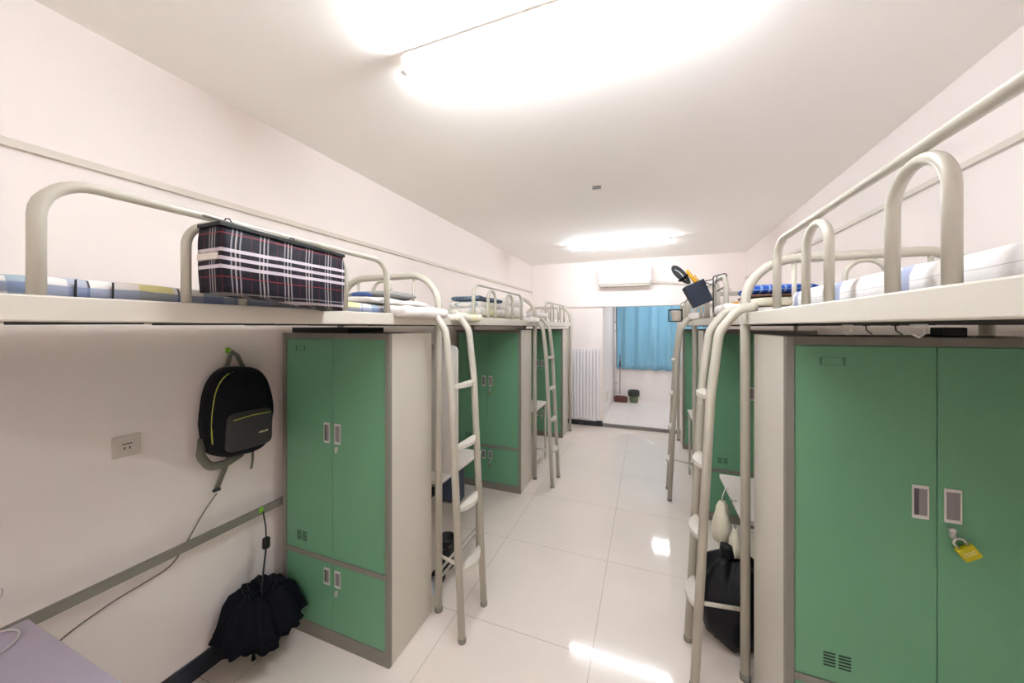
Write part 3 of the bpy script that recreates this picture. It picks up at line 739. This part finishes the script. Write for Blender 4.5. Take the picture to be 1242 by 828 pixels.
# umbrella, hanging handle-up, canopy loosely open and resting toward the floor
t = thing('umbrella', 'black folding umbrella hanging by its strap beside the near left locker', 'umbrella', (-1.90, 1.22, .02))
top = Vector((-1.972, 1.312, .708)); hb = Vector((-1.93, 1.30, .545)); tip = Vector((-1.885, 1.205, .015))
MB().tube([top, (top+hb)/2+Vector((.003, .004, 0)), hb+Vector((0, 0, .03))], .0035, 8).build('wrist_strap', M['black'], t)
MB().tube([hb+Vector((0, 0, .034)), hb+Vector((0, 0, .03)), hb-Vector((0, 0, .018)), hb-Vector((0, 0, .024))], [.012, .018, .019, .012], 14).build('handle', M['black'], t)
MB().tube([hb-Vector((0, 0, .02)), tip], .0045, 10).build('shaft', M['chrome' if False else 'black'], t)
MB().tube([tip+Vector((0, 0, .035)), tip], [.006, .010], 10).build('ferrule', M['black'], t)
ax_top = Vector((-1.912, 1.262, 0)); 
def pleat(p, a, r, z):
    k = .62+.38*abs(math.sin(4*a+.4))**.6+.16*math.sin(21*a+9*z)*(r > .1)+.22*noise.noise(Vector((math.cos(a)*2.5, math.sin(a)*2.5, z*8))); w = .5+.5*math.sin(PI*min(1, max(0, (z-.06)/.30)))
    kk = 1-(1-k)*.42
    off = Vector((-1.875-.13*z, 1.245+.05*z, 0))
    q = Vector((p.x*kk, p.y*kk*.98, z+.008*math.sin(8*a)+.03*noise.noise(Vector((math.cos(a)*2,math.sin(a)*2,z*6)))+(.018*abs(math.cos(4*a+.4)) if z < .15 and r > .1 else 0)))
    q += off
    q.x = max(q.x, xl(q.y)+.018); q.y = min(q.y, 1.415)
    return q
prof = [(.012, .300), (.05, .322), (.09, .338), (.122, .328), (.150, .295), (.176, .240), (.196, .195), (.210, .160), (.202, .145), (.15, .15), (.08, .14), (.02, .10)]
MB().lathe(prof, 0, 0, 72, fn=pleat).build('canopy', M['umb'], t)
for k in range(8):
    a = 2*PI*k/8+.3; o = Vector((-1.905, 1.252, .34)); e = o+Vector((.075*math.cos(a), .075*math.sin(a), .022)); b_ = o+Vector((.06*math.cos(a), .06*math.sin(a), -.02))
    e.x = max(e.x, xl(1.2)+.02)
    MB().tube([b_, e], .003, 6).build('rib_tip', M['black'], t)

# ------------------------------------------------------------------ below the left ladder / desk
x, y = -1.50, 2.80
t = thing('suitcase', 'slate blue box standing under the middle left desk', 'box', (-1.81, 3.03, 0))
MB().box(-1.935, -1.69, 2.96, 3.10, .022, .47, .02, seg=3).build('case_body', M['greyblue'], t)
MB().box(-1.938, -1.687, 2.957, 3.103, .40, .415, .003).build('rim', M['frame'], t)
for (cx_, cy_) in ((-1.73, 2.99), (-1.90, 2.99), (-1.73, 3.07), (-1.90, 3.07)): MB().tube([(cx_-.012, cy_, .022), (cx_+.012, cy_, .022)], .022, 12).build('wheel', M['black'], t)
t = thing('waste_bin', 'dark brown bin standing between blue box and middle left locker', 'bin', (-1.868, 3.22, 0))
MB().lathe([(.045, 0), (.05, .01), (.065, .30), (.069, .305), (.069, .32), (.062, .32), (.045, .03)], -1.868, 3.22, 24).build('bin_shell', M['brownbin'], t)
MB().lathe([(.068, .27), (.072, .29), (.073, .332), (.067, .345), (.060, .33), (.05, .22)], -1.868, 3.22, 24).build('bin_liner', M['binblack'], t)
t = thing('bucket', 'small black bucket behind the footrest bars under the middle left desk', 'bucket', (-1.345, 2.19, 0))
MB().lathe([(.045, 0), (.05, .008), (.062, .19), (.066, .20), (.066, .212), (.058, .212), (.05, .05)], -1.345, 2.19, 24).build('bucket_shell', M['black'], t)
MB().tube([(-1.405, 2.19, .20), (-1.395, 2.155, .17), (-1.345, 2.125, .15), (-1.295, 2.155, .17), (-1.285, 2.19, .20)], .003, 8).build('bucket_handle', M['frame'], t)
def slipper(x, y, rot, label, group=None, z=0.):
    t = thing('slipper', label, 'slipper', (x, y, z), group)
    ol = [(.042*math.cos(a)*(1+.12*math.sin(a)), .12*math.sin(a)) for a in [2*PI*k/28 for k in range(28)]]
    Rz = Matrix.Rotation(rot, 3, 'Z'); o = Vector((x, y, z))
    MB().prism(ol, 0, .018, None, lambda u, v, w: o+Rz@Vector((u, v, w)), smooth=True).build('sole', M['whitestripe'], t)
    pts = [(-.046, .045, .012), (-.036, .045, .045), (0, .045, .058), (.036, .045, .045), (.046, .045, .012)]
    MB().tube([o+Rz@Vector(p) for p in pts], .034, 10, flat=.18, up=Rz@Vector((0, 0, 1))).build('upper_strap', M['black'], t)
slipper(-1.315, 2.0, .25, 'black-strapped pale slipper on the floor below the near left footrest')

# ------------------------------------------------------------------ right: sack and hanging cloths
def crinkle(p, a, r, z):
    n1 = noise.noise(Vector((math.cos(a)*2.2, math.sin(a)*2.2, z*5)))*.035+noise.noise(Vector((math.cos(a)*6, math.sin(a)*6, z*9)))*.012
    f = 1+n1/max(r, .08)
    return Vector((p.x*f, p.y*f, z+.01*math.sin(5*a)*(z > .3)))
t = thing('black_sack', 'black bulging sack on the floor behind the near right ladder', 'sack', (.455, 2.30, 0))
prof = [(.08, .002), (.15, .02), (.185, .08), (.20, .16), (.192, .25), (.165, .33), (.12, .39), (.07, .425), (.045, .44)]
MB().lathe(prof, .455, 2.30, 48, fn=crinkle).build('sack_body', M['sack'], t)
mb = MB(); mb.slab((.44, 2.27, .465), (.045, .03, .04), .02, .012, 14., (6, 5, 6), m=M['sack'], seed=3); mb.slab((.50, 2.31, .455), (.035, .025, .03), .02, .012, 14., (6, 5, 6), m=M['sack'], seed=7)
mb.build('sack_neck', M['sack'], t)
t = thing('white_cloth_bag', 'white cloth bag hanging off the right desk edge beside the bed post', 'bag', (.425, 2.42, .50))
def cb(p, a, r, z): return Vector((p.x*.62+.010*math.sin(3*a+z*20), p.y*.95, z))
MB().lathe([(.015, .425), (.06, .437), (.082, .485), (.078, .55), (.062, .61), (.04, .65), (.018, .672), (.010, .68)], .425, 2.42, 28, fn=cb).build('bag_body', M['cloth2'], t)
MB().tube([(.425, 2.42, .675), (.428, 2.42, .71), (.446, 2.43, .757), (.46, 2.44, .753)], .003, 8).build('drawstring', M['cloth'], t)
t = thing('ivory_cloth', 'small ivory cloth hanging below the white bag near the right post', 'cloth', (.47, 2.24, .40))
MB().lathe([(.012, .44), (.035, .45), (.045, .49), (.038, .53), (.02, .57), (.008, .60)], .462, 2.27, 24, fn=cb).build('cloth_body', M['cloth2'], t)
MB().tube([(.462, 2.27, .595), (.445, 2.27, .70), (.447, 2.27, .757), (.47, 2.27, .753)], .0025, 8).build('tie', M['cable'], t)

# hooks under the right bed rail
for k, (x, y) in enumerate(((.60, 1.43), (.60, 1.115))):
    t = thing('hanging_hook', ['white plastic hook under the right bed deck, nearer the post', 'white plastic hook under the right bed deck, right of the first'][k], 'hook', (x, y, 1.71), None)
    MB().box(x-.012, x+.012, y-.01, y+.01, 1.722, 1.731, .002).build('clip', M['plastic'], t)
    MB().tube([(x+.008, y, 1.722), (x+.009, y, 1.708), (x, y, 1.700), (x-.009, y, 1.706), (x-.009, y, 1.713)], .0028, 8).build('hook_arm', M['plastic'], t)
for k, (x, y) in enumerate(((.60, 1.33), (.60, 1.20))):
    t = thing('wire_hook', ['thin black wire hook under the right deck beside the first white hook', 'thin black wire hook under the right deck between the white hooks'][k], 'hook', (x, y, 1.70), None)
    MB().tube([(x, y, 1.731), (x, y-.004, 1.715), (x+.01, y-.01, 1.703)], .0016, 6).build('wire', M['black'], t)
    MB().box(x-.006, x+.006, y-.006, y+.006, 1.727, 1.731, .001).build('clip', M['black'], t)
t = thing('power_adapter', 'black adapter lodged on the right foreground locker under the deck', 'adapter', (.60, .90, 1.70))
MB().box(.92, .98, 1.60, 1.66, 1.691, 1.722, .004).build('adapter_body', M['black'], t)
MB().tube([(.95, 1.66, 1.70), (.95, 1.74, 1.694), (1.02, 1.82, 1.694)], .003, 8).build('adapter_cord', M['black'], t)
t = thing('storage_tray', 'flat black tray lying on top of the nearest left locker', 'tray', (-1.7, 1.5, 1.692))
MB().box(-1.93, -1.50, 1.45, 1.72, 1.691, 1.696, .001).build('tray_base', M['black'], t)
mb = MB()
for q in ((-1.93, -1.50, 1.45, 1.455), (-1.93, -1.50, 1.715, 1.72), (-1.93, -1.925, 1.455, 1.715), (-1.505, -1.50, 1.455, 1.715)): mb.box(*q, 1.696, 1.720)
mb.build('tray_rim', M['black'], t)

# ------------------------------------------------------------------ navy box with slippers on R2 guard, wire frame, small basket
t = thing('hanging_caddy', 'tilted navy felt box hooked outside the middle right guard rail', 'box', (.30, 2.62, 1.86))
cx_, cy_, cz_ = .330, 2.72, 1.948
Rt = Matrix.Rotation(-.42, 3, 'Y')
mb = MB(); hx_, hy_, hz_ = .064, .085, .078
def bp(u, v, w): return Vector((cx_, cy_, cz_))+Rt@Vector((u, v, w))
# open tapered box with walls
for (a, b, c_, d) in (((-1, -1), (1, -1), 0, 0), ((1, -1), (1, 1), 0, 0), ((1, 1), (-1, 1), 0, 0), ((-1, 1), (-1, -1), 0, 0)):
    q = []
    for (sx, sy) in (a, b): q.append((sx, sy))
    (ax, ay), (bx_, by_) = q
    o1 = bp(ax*hx_*.9, ay*hy_*.9, -hz_); o2 = bp(bx_*hx_*.9, by_*hy_*.9, -hz_); o3 = bp(bx_*hx_, by_*hy_, hz_); o4 = bp(ax*hx_, ay*hy_, hz_)
    i1 = bp(ax*(hx_*.9-.004), ay*(hy_*.9-.004), -hz_+.004); i2 = bp(bx_*(hx_*.9-.004), by_*(hy_*.9-.004), -hz_+.004); i3 = bp(bx_*(hx_-.004), by_*(hy_-.004), hz_); i4 = bp(ax*(hx_-.004), ay*(hy_-.004), hz_)
    V = [mb.bm.verts.new(p) for p in (o1, o2, o3, o4, i1, i2, i3, i4)]
    for f in ((0, 1, 2, 3), (4, 5, 6, 7), (0, 1, 5, 4), (1, 2, 6, 5), (2, 3, 7, 6), (3, 0, 4, 7)): mb.bm.faces.new([V[i] for i in f])
mb.quad([bp(-hx_*.9, -hy_*.9, -hz_), bp(hx_*.9, -hy_*.9, -hz_), bp(hx_*.9, hy_*.9, -hz_), bp(-hx_*.9, hy_*.9, -hz_)])
mb.build('box_shell', M['navybox'], t)
MB().tube([bp(hx_, 0, hz_-.01), Vector((.43, 2.70, 2.00)), Vector((.445, 2.70, 2.06)), Vector((.470, 2.70, 2.055)), Vector((.472, 2.70, 2.03))], .0035, 8).build('hook_wire', M['black'], t)
# shoe sticking out
t = thing('sandal', 'black sandal with a white edge stripe sticking out of the navy box', 'sandal', (.27, 2.70, 2.03))
ol = [(.030*math.cos(a)*(1+.15*math.sin(a)), .085*math.sin(a)) for a in [2*PI*k/28 for k in range(28)]]
Rs = Matrix.Rotation(-.72, 3, 'Y')
def sp(u, v, w): return Vector((.225, 2.70, 2.085))+Rs@Vector((u, w, v))
MB().prism(ol, -.012, .012, None, sp, smooth=True).build('sole', M['black'], t)
MB().tube([sp(.010*math.sin(k/8*PI)-.006, -.045+.10*k/8, -.014) for k in range(9)], .0035, 6).build('edge_stripe', M['whitestripe'], t)
MB().tube([sp(-.03, -.03, .0), sp(-.026, -.03, -.028), sp(0, -.03, -.04), sp(.026, -.03, -.028), sp(.03, -.03, 0)], .018, 10, flat=.3).build('strap', M['black'], t)
t = thing('yellow_brush', 'yellow and black brush leaning in the navy box beside the sandal', 'brush', (.31, 2.74, 2.0))
def yp_(u, v, w): return Vector((.292, 2.66, 2.055))+Matrix.Rotation(-.60, 3, 'Y')@Vector((u, w, v))
MB().tube([yp_(0, -.07, 0), yp_(0, 0, 0), yp_(.0, .055, 0), yp_(0, .068, 0)], [.014, .012, .011, .006], 10).build('brush_handle', M['orange'], t)
mb = MB()
for k in range(7): mb.tube([yp_(.010, -.068+.012*k, 0), yp_(.026, -.068+.012*k, 0)], .0042, 6)
mb.build('bristle_block', M['orange'], t)
t = thing('wire_rack', 'black bent wire rack clipped to the hoop beside the navy box', 'rack', (.43, 2.62, 1.9))
mb = MB()
mb.tube(round_path([(.40, 2.56, 1.815), (.40, 2.56, 2.045), (.475, 2.56, 2.065), (.475, 2.56, 1.985), (.42, 2.56, 1.95)], .012, 4), .0035, 8)
mb.tube(round_path([(.345, 2.60, 1.985), (.345, 2.60, 2.02), (.40, 2.57, 2.03)], .01, 3), .003, 8)
mb.build('wire_frame', M['black'], t)
t = thing('wire_basket', 'small black wire basket hung on the far right guard rail', 'basket', (.35, 4.45, 1.80))
bxa, bxb, bya, byb, bza, bzb = .240, .375, 4.36, 4.48, 1.785, 1.915
mb = MB()
for z in (bza, bzb): mb.tube([(bxa, bya, z), (bxb, bya, z), (bxb, byb, z), (bxa, byb, z), (bxa, bya, z)], .0075 if z == bzb else .0055, 6)
for k in range(6):
    x = bxa+(bxb-bxa)*k/5
    if k in (0, 5): mb.tube([(x, bya, bza), (x, bya, bzb)], .006, 6)
    mb.tube([(x, byb, bza), (x, byb, bzb)], .003, 6); mb.tube([(x, bya, bza), (x, byb, bza)], .003, 6)
mb.build('basket_wires', M['black'], t)
MB().tube([(bxb, 4.42, bzb), (.425, 4.42, 2.03), (.452, 4.42, 2.058), (.474, 4.42, 2.035)], .003, 6).build('basket_hook', M['black'], t)
t = thing('cup', 'pale beige cup standing inside the small black wire basket', 'cup', (.31, 4.42, 1.79))
MB().lathe([(.034, bza+.004), (.036, bza+.008), (.046, bza+.105), (.048, bza+.11), (.044, bza+.11), (.034, bza+.02)], .312, 4.42, 24).build('cup_wall', M['beigecup'], t)
MB().lathe([(.048, bza+.108), (.050, bza+.112), (.047, bza+.124), (.02, bza+.128)], .312, 4.42, 24).build('cup_lid', M['plastic'], t)

# ------------------------------------------------------------------ far wall things
t = thing('air_conditioner', 'white wall-mounted air conditioner high on the far wall', 'air conditioner', (-.34, YF-.03, 2.39))
ax0, ax1, ay1 = -.745, .070, YF-.03
prof = [(ay1, 2.72), (ay1-.17, 2.72), (ay1-.20, 2.70), (ay1-.215, 2.60), (ay1-.215, 2.47), (ay1-.19, 2.43), (ay1-.12, 2.40), (ay1, 2.395)]
MB().prism(prof, ax0, ax1, None, lambda u, v, w: Vector((w, u, v))).build('housing', M['plastic'], t)
MB().box(ax0+.02, ax1-.02, ay1-.219, ay1-.213, 2.475, 2.70, .003).build('front_panel', M['plastic'], t)
MB().box(ax0+.03, ax1-.03, ay1-.19, ay1-.10, 2.408, 2.418, .003, rot=Matrix.Rotation(.3, 3, 'X')).build('air_flap', M['plastic2'], t)
mb = MB()
for k in range(4): mb.box(ax0+.075+.0*k, ax0+.075+(.05, .07, .04, .06)[k], ay1-.2205, ay1-.2185, 2.645-k*.022, 2.651-k*.022)
mb.build('sticker', M['greyblue'], t)
t = thing('coolant_pipe', 'white wrapped pipe running right from the air conditioner', 'pipe', (.55, YF-.06, 2.3))
MB().tube(smooth([(.0705, ay1-.06, 2.455), (.20, ay1-.022, 2.44), (.55, ay1-.020, 2.405), (.95, ay1-.020, 2.33), (1.20, ay1-.020, 2.29)]), .020, 10).build('pipe_wrap', M['plastic2'], t)

t = thing('radiator', 'tall white column radiator on the far wall left of the opening', 'radiator', (-1.0, YF-.07, .1))
n = 9; rx0, rx1 = -1.225, -.775
for k in range(n):
    x = rx0+(rx1-rx0)*k/(n-1)
    MB().box(x-.0245, x+.0245, YF-.115, YF-.05, .13, 1.345, .012, seg=3).build('column', M['rad'], t)
MB().tube([(rx0-.02, YF-.08, .165), (rx1+.02, YF-.08, .165)], .022, 12).build('header_pipe', M['rad'], t)
MB().tube([(rx0-.02, YF-.08, 1.31), (rx1+.02, YF-.08, 1.31)], .022, 12).build('header_pipe', M['rad'], t)
MB().tube(round_path([(rx1-.02, YF-.08, .14), (rx1-.02, YF-.08, .115), (rx0-.10, YF-.08, .115)], .02, 4), .012, 10).build('supply_pipe', M['rad'], t)
for x in (rx0+.05, rx1-.05): MB().box(x-.012, x+.012, YF-.052, YF, 1.20, 1.24, .002).build('bracket', M['rad'], t)

# curtain
mb = MB(); cx0, cx1 = -.630, 1.20; nU = 130; zt, zb_ = 2.235, .765
rows = []
def cw(u, v):
    y = BY-.085+.042*math.sin(u*2*PI*6.2+.5*math.sin(3*u+2*v))*(0.75+.35*v)+.008*math.sin(u*90+v*3)
    return y
for th in (0, .0025):
    for v in range(13):
        rows.append([mb.bm.verts.new((cx0+(cx1-cx0)*u/nU, cw(u/nU, v/12)+th, zt+(zb_-zt)*v/12+(.006*math.sin(u*.4) if v == 12 else 0))) for u in range(nU+1)])
for s_ in (0, 13):
    for v in range(12):
        for u in range(nU):
            f = mb.bm.faces.new((rows[s_+v][u], rows[s_+v][u+1], rows[s_+v+1][u+1], rows[s_+v+1][u])); f.smooth = True
for u in range(nU):
    mb.bm.faces.new((rows[0][u], rows[0][u+1], rows[13][u+1], rows[13][u])); mb.bm.faces.new((rows[12][u], rows[12][u+1], rows[25][u+1], rows[25][u]))
for v in range(12):
    mb.bm.faces.new((rows[v][0], rows[v+1][0], rows[14+v][0], rows[13+v][0])); mb.bm.faces.new((rows[v][nU], rows[v+1][nU], rows[14+v][nU], rows[13+v][nU]))
t = thing('curtain', 'blue pleated curtain covering the balcony window', 'curtain', (.3, BY-.07, .77))
mb.build('curtain_cloth', M['curtain'], t)
MB().tube([(cx0-.005, BY-.075, 2.25), (cx1+.05, BY-.075, 2.25)], .009, 10).build('curtain_rod', M['alu'], t)
for x in (cx0+.01, cx1+.03): MB().box(x-.008, x+.008, BY-.08, BY, 2.262, 2.275, .001).build('rod_bracket', M['alu'], t)
# white pipe with clamps in the balcony's corner
t = thing('drain_pipe', 'white vertical pipe in the left corner of the balcony', 'pipe', (-.675, BY-.2, BZ))
MB().tube([(-.674, BY-.035, BZ), (-.674, BY-.035, 2.6)], .030, 16).build('pipe_run', M['plastic'], t)
for z in (.42, 1.62, 1.82): MB().lathe([(.034, z), (.035, z+.004), (.035, z+.026), (.034, z+.03)], -.670, BY-.035, 16).build('pipe_clamp', M['plastic2'], t); MB().box(-.650, -.636, BY-.080, BY-.062, z+.005, z+.025, .002).build('clamp_bolt', M['slot'], t)
# socket on balcony left wall
t = thing('balcony_socket', 'pinkish socket plate low on the balcony side wall', 'socket', (OX0, 7.1, .33))
MB().box(OX0, OX0+.009, 6.80, 7.16, .30, .46, .002).build('plate', M['beigecup'], t)
MB().box(OX0+.009, OX0+.011, 6.93, 7.03, .35, .42, .001).build('socket_insert', M['plastic2'], t)
# bin
t = thing('waste_bin', 'green waste bin with black liner on the balcony floor', 'bin', (-.262, BY-.20, BZ))
bxc, byc = -.262, BY-.20
MB().lathe([(.080, BZ), (.085, BZ+.01), (.110, BZ+.225), (.105, BZ+.228), (.08, BZ+.03)], bxc, byc, 28).build('bin_shell', M['bingreen'], t)
MB().lathe([(.1125, BZ+.14), (.122, BZ+.15), (.126, BZ+.20), (.124, BZ+.245), (.115, BZ+.262), (.104, BZ+.24), (.09, BZ+.10)], bxc, byc, 28, fn=lambda p, a, r, z: Vector((p.x, p.y, z+.008*math.sin(5*a)*(z < BZ+.16)))).build('bin_liner', M['binblack'], t)
# dustpan
t = thing('dustpan', 'long-handled dustpan and brush standing below the balcony curtain', 'dustpan', (-.535, BY-.16, BZ))
mb = MB()
prof = [(-.145, 0), (.145, 0), (.145, .012), (.125, .10), (.09, .125), (-.09, .125), (-.125, .10), (-.145, .012)]
dyc = BY-.20
mb.prism([(-.135, 0), (.135, 0), (.150, .075), (.10, .135), (-.10, .135), (-.150, .075)], dyc, dyc+.012, None, lambda u, v, w: Vector((-.535+u, w, BZ+.002+v)))
mb.prism([(-.135, 0), (.135, 0), (.120, -.13), (-.120, -.13)], BZ+.001, BZ+.008, None, lambda u, v, w: Vector((-.535+u, dyc+v, w)))
mb.prism([(0, 0), (-.13, 0), (-.13, .01), (0, .12)], -.135, -.127, None, lambda u, v, w: Vector((-.535+w, dyc+u, BZ+.002+v)))
mb.prism([(0, 0), (-.13, 0), (-.13, .01), (0, .12)], .127, .135, None, lambda u, v, w: Vector((-.535+w, dyc+u, BZ+.002+v)))
mb.build('pan', M['red'], t)
MB().box(-.67, -.40, dyc-.012, dyc+.02, BZ+.128, BZ+.150, .006).build('pan_lip', M['plastic'], t)
MB().tube([(-.555, dyc+.005, BZ+.14), (-.556, dyc+.03, .75), (-.557, dyc+.055, 1.10)], .008, 8).build('long_handle', M['brown'], t)
MB().tube([(-.557, dyc+.045, .83), (-.557, dyc+.052, .96)], [.02, .012], 8).build('handle_grip', M['slot'], t)

# ------------------------------------------------------------------ lights and ceiling sensor
def batten(x0, x1, y, label, lm='lamp'):
    z = zc(y); t = thing('ceiling_lamp', label, 'ceiling light', ((x0+x1)/2, y, z), 'fluorescent battens on the ceiling')
    MB().box(x0, x1, y-.022, y+.022, z-.030, z+.0005, .004).build('housing', M['lamph'], t)
    for x in (x0, x1): MB().box(x-.012, x+.012, y-.016, y+.016, z-.075, z-.001, .004).build('end_holder', M['lamph'], t)
    MB().tube([(x0+.012, y, z-.054), (x1-.012, y, z-.054)], .014, 16).build('fluorescent_tube', M[lm], t)
batten(-.985, .33, 1.26, 'long white fluorescent lamp on the near part of the ceiling')
batten(-1.0, .30, 4.93, 'white fluorescent lamp on the far part of the ceiling, before the air conditioner', 'lampfar')
batten(-1.0, .30, -2.1, 'added unseen fill lamp on the ceiling behind the camera', 'lampfill')  # unseen fill lamp, added to brighten the ceiling and lower walls
t = thing('ceiling_lamp', 'square ceiling lamp over the balcony, behind the far wall beam', 'ceiling light', (.28, 7.45, 2.6))
MB().box(.12, .44, 7.29, 7.61, 2.585, 2.6005, .004).build('housing', M['lamph'], t)
MB().box(.14, .42, 7.31, 7.59, 2.555, 2.587, .008).build('diffuser', M['lamp2'], t)
sy = 2.96; sz = zc(sy)
t = thing('ceiling_sensor', 'tiny grey box on the ceiling between the two lamps', 'sensor', (-.383, sy, sz))
MB().box(-.42, -.350, sy-.02, sy+.02, sz-.016, sz+.0005, .003).build('sensor_case', M['sill'], t)
MB().box(-.405, -.365, sy-.0215, sy-.0195, sz-.012, sz-.004, .001).build('sensor_slot', M['slot'], t)

# ------------------------------------------------------------------ world, camera
wd = bpy.data.worlds.new('World'); bpy.context.scene.world = wd; wd.use_nodes = True
wd.node_tree.nodes['Background'].inputs[0].default_value = (.02, .03, .05, 1); wd.node_tree.nodes['Background'].inputs[1].default_value = .3
cam = bpy.data.cameras.new('camera'); co = bpy.data.objects.new('camera', cam); C.objects.link(co)
f = 425.; cam.sensor_width = 36; cam.sensor_fit = 'HORIZONTAL'; cam.lens = f/1242*36
cam.shift_y = -18/1242; cam.clip_start = .02; cam.clip_end = 60
co.location = (0, 0, 1.725); co.rotation_euler = (PI/2, 0, math.atan(163/f))
sc = bpy.context.scene; sc.camera = co
sc.view_settings.view_transform = 'Standard'; sc.view_settings.look = 'None'
sc.view_settings.gamma = 1; sc.view_settings.exposure = 1.80; sc.view_settings.use_curve_mapping = False
sc.cycles.max_bounces = 12; sc.cycles.diffuse_bounces = 8; sc.cycles.glossy_bounces = 4
sc.cycles.use_denoising = True; sc.cycles.sample_clamp_indirect = 8.
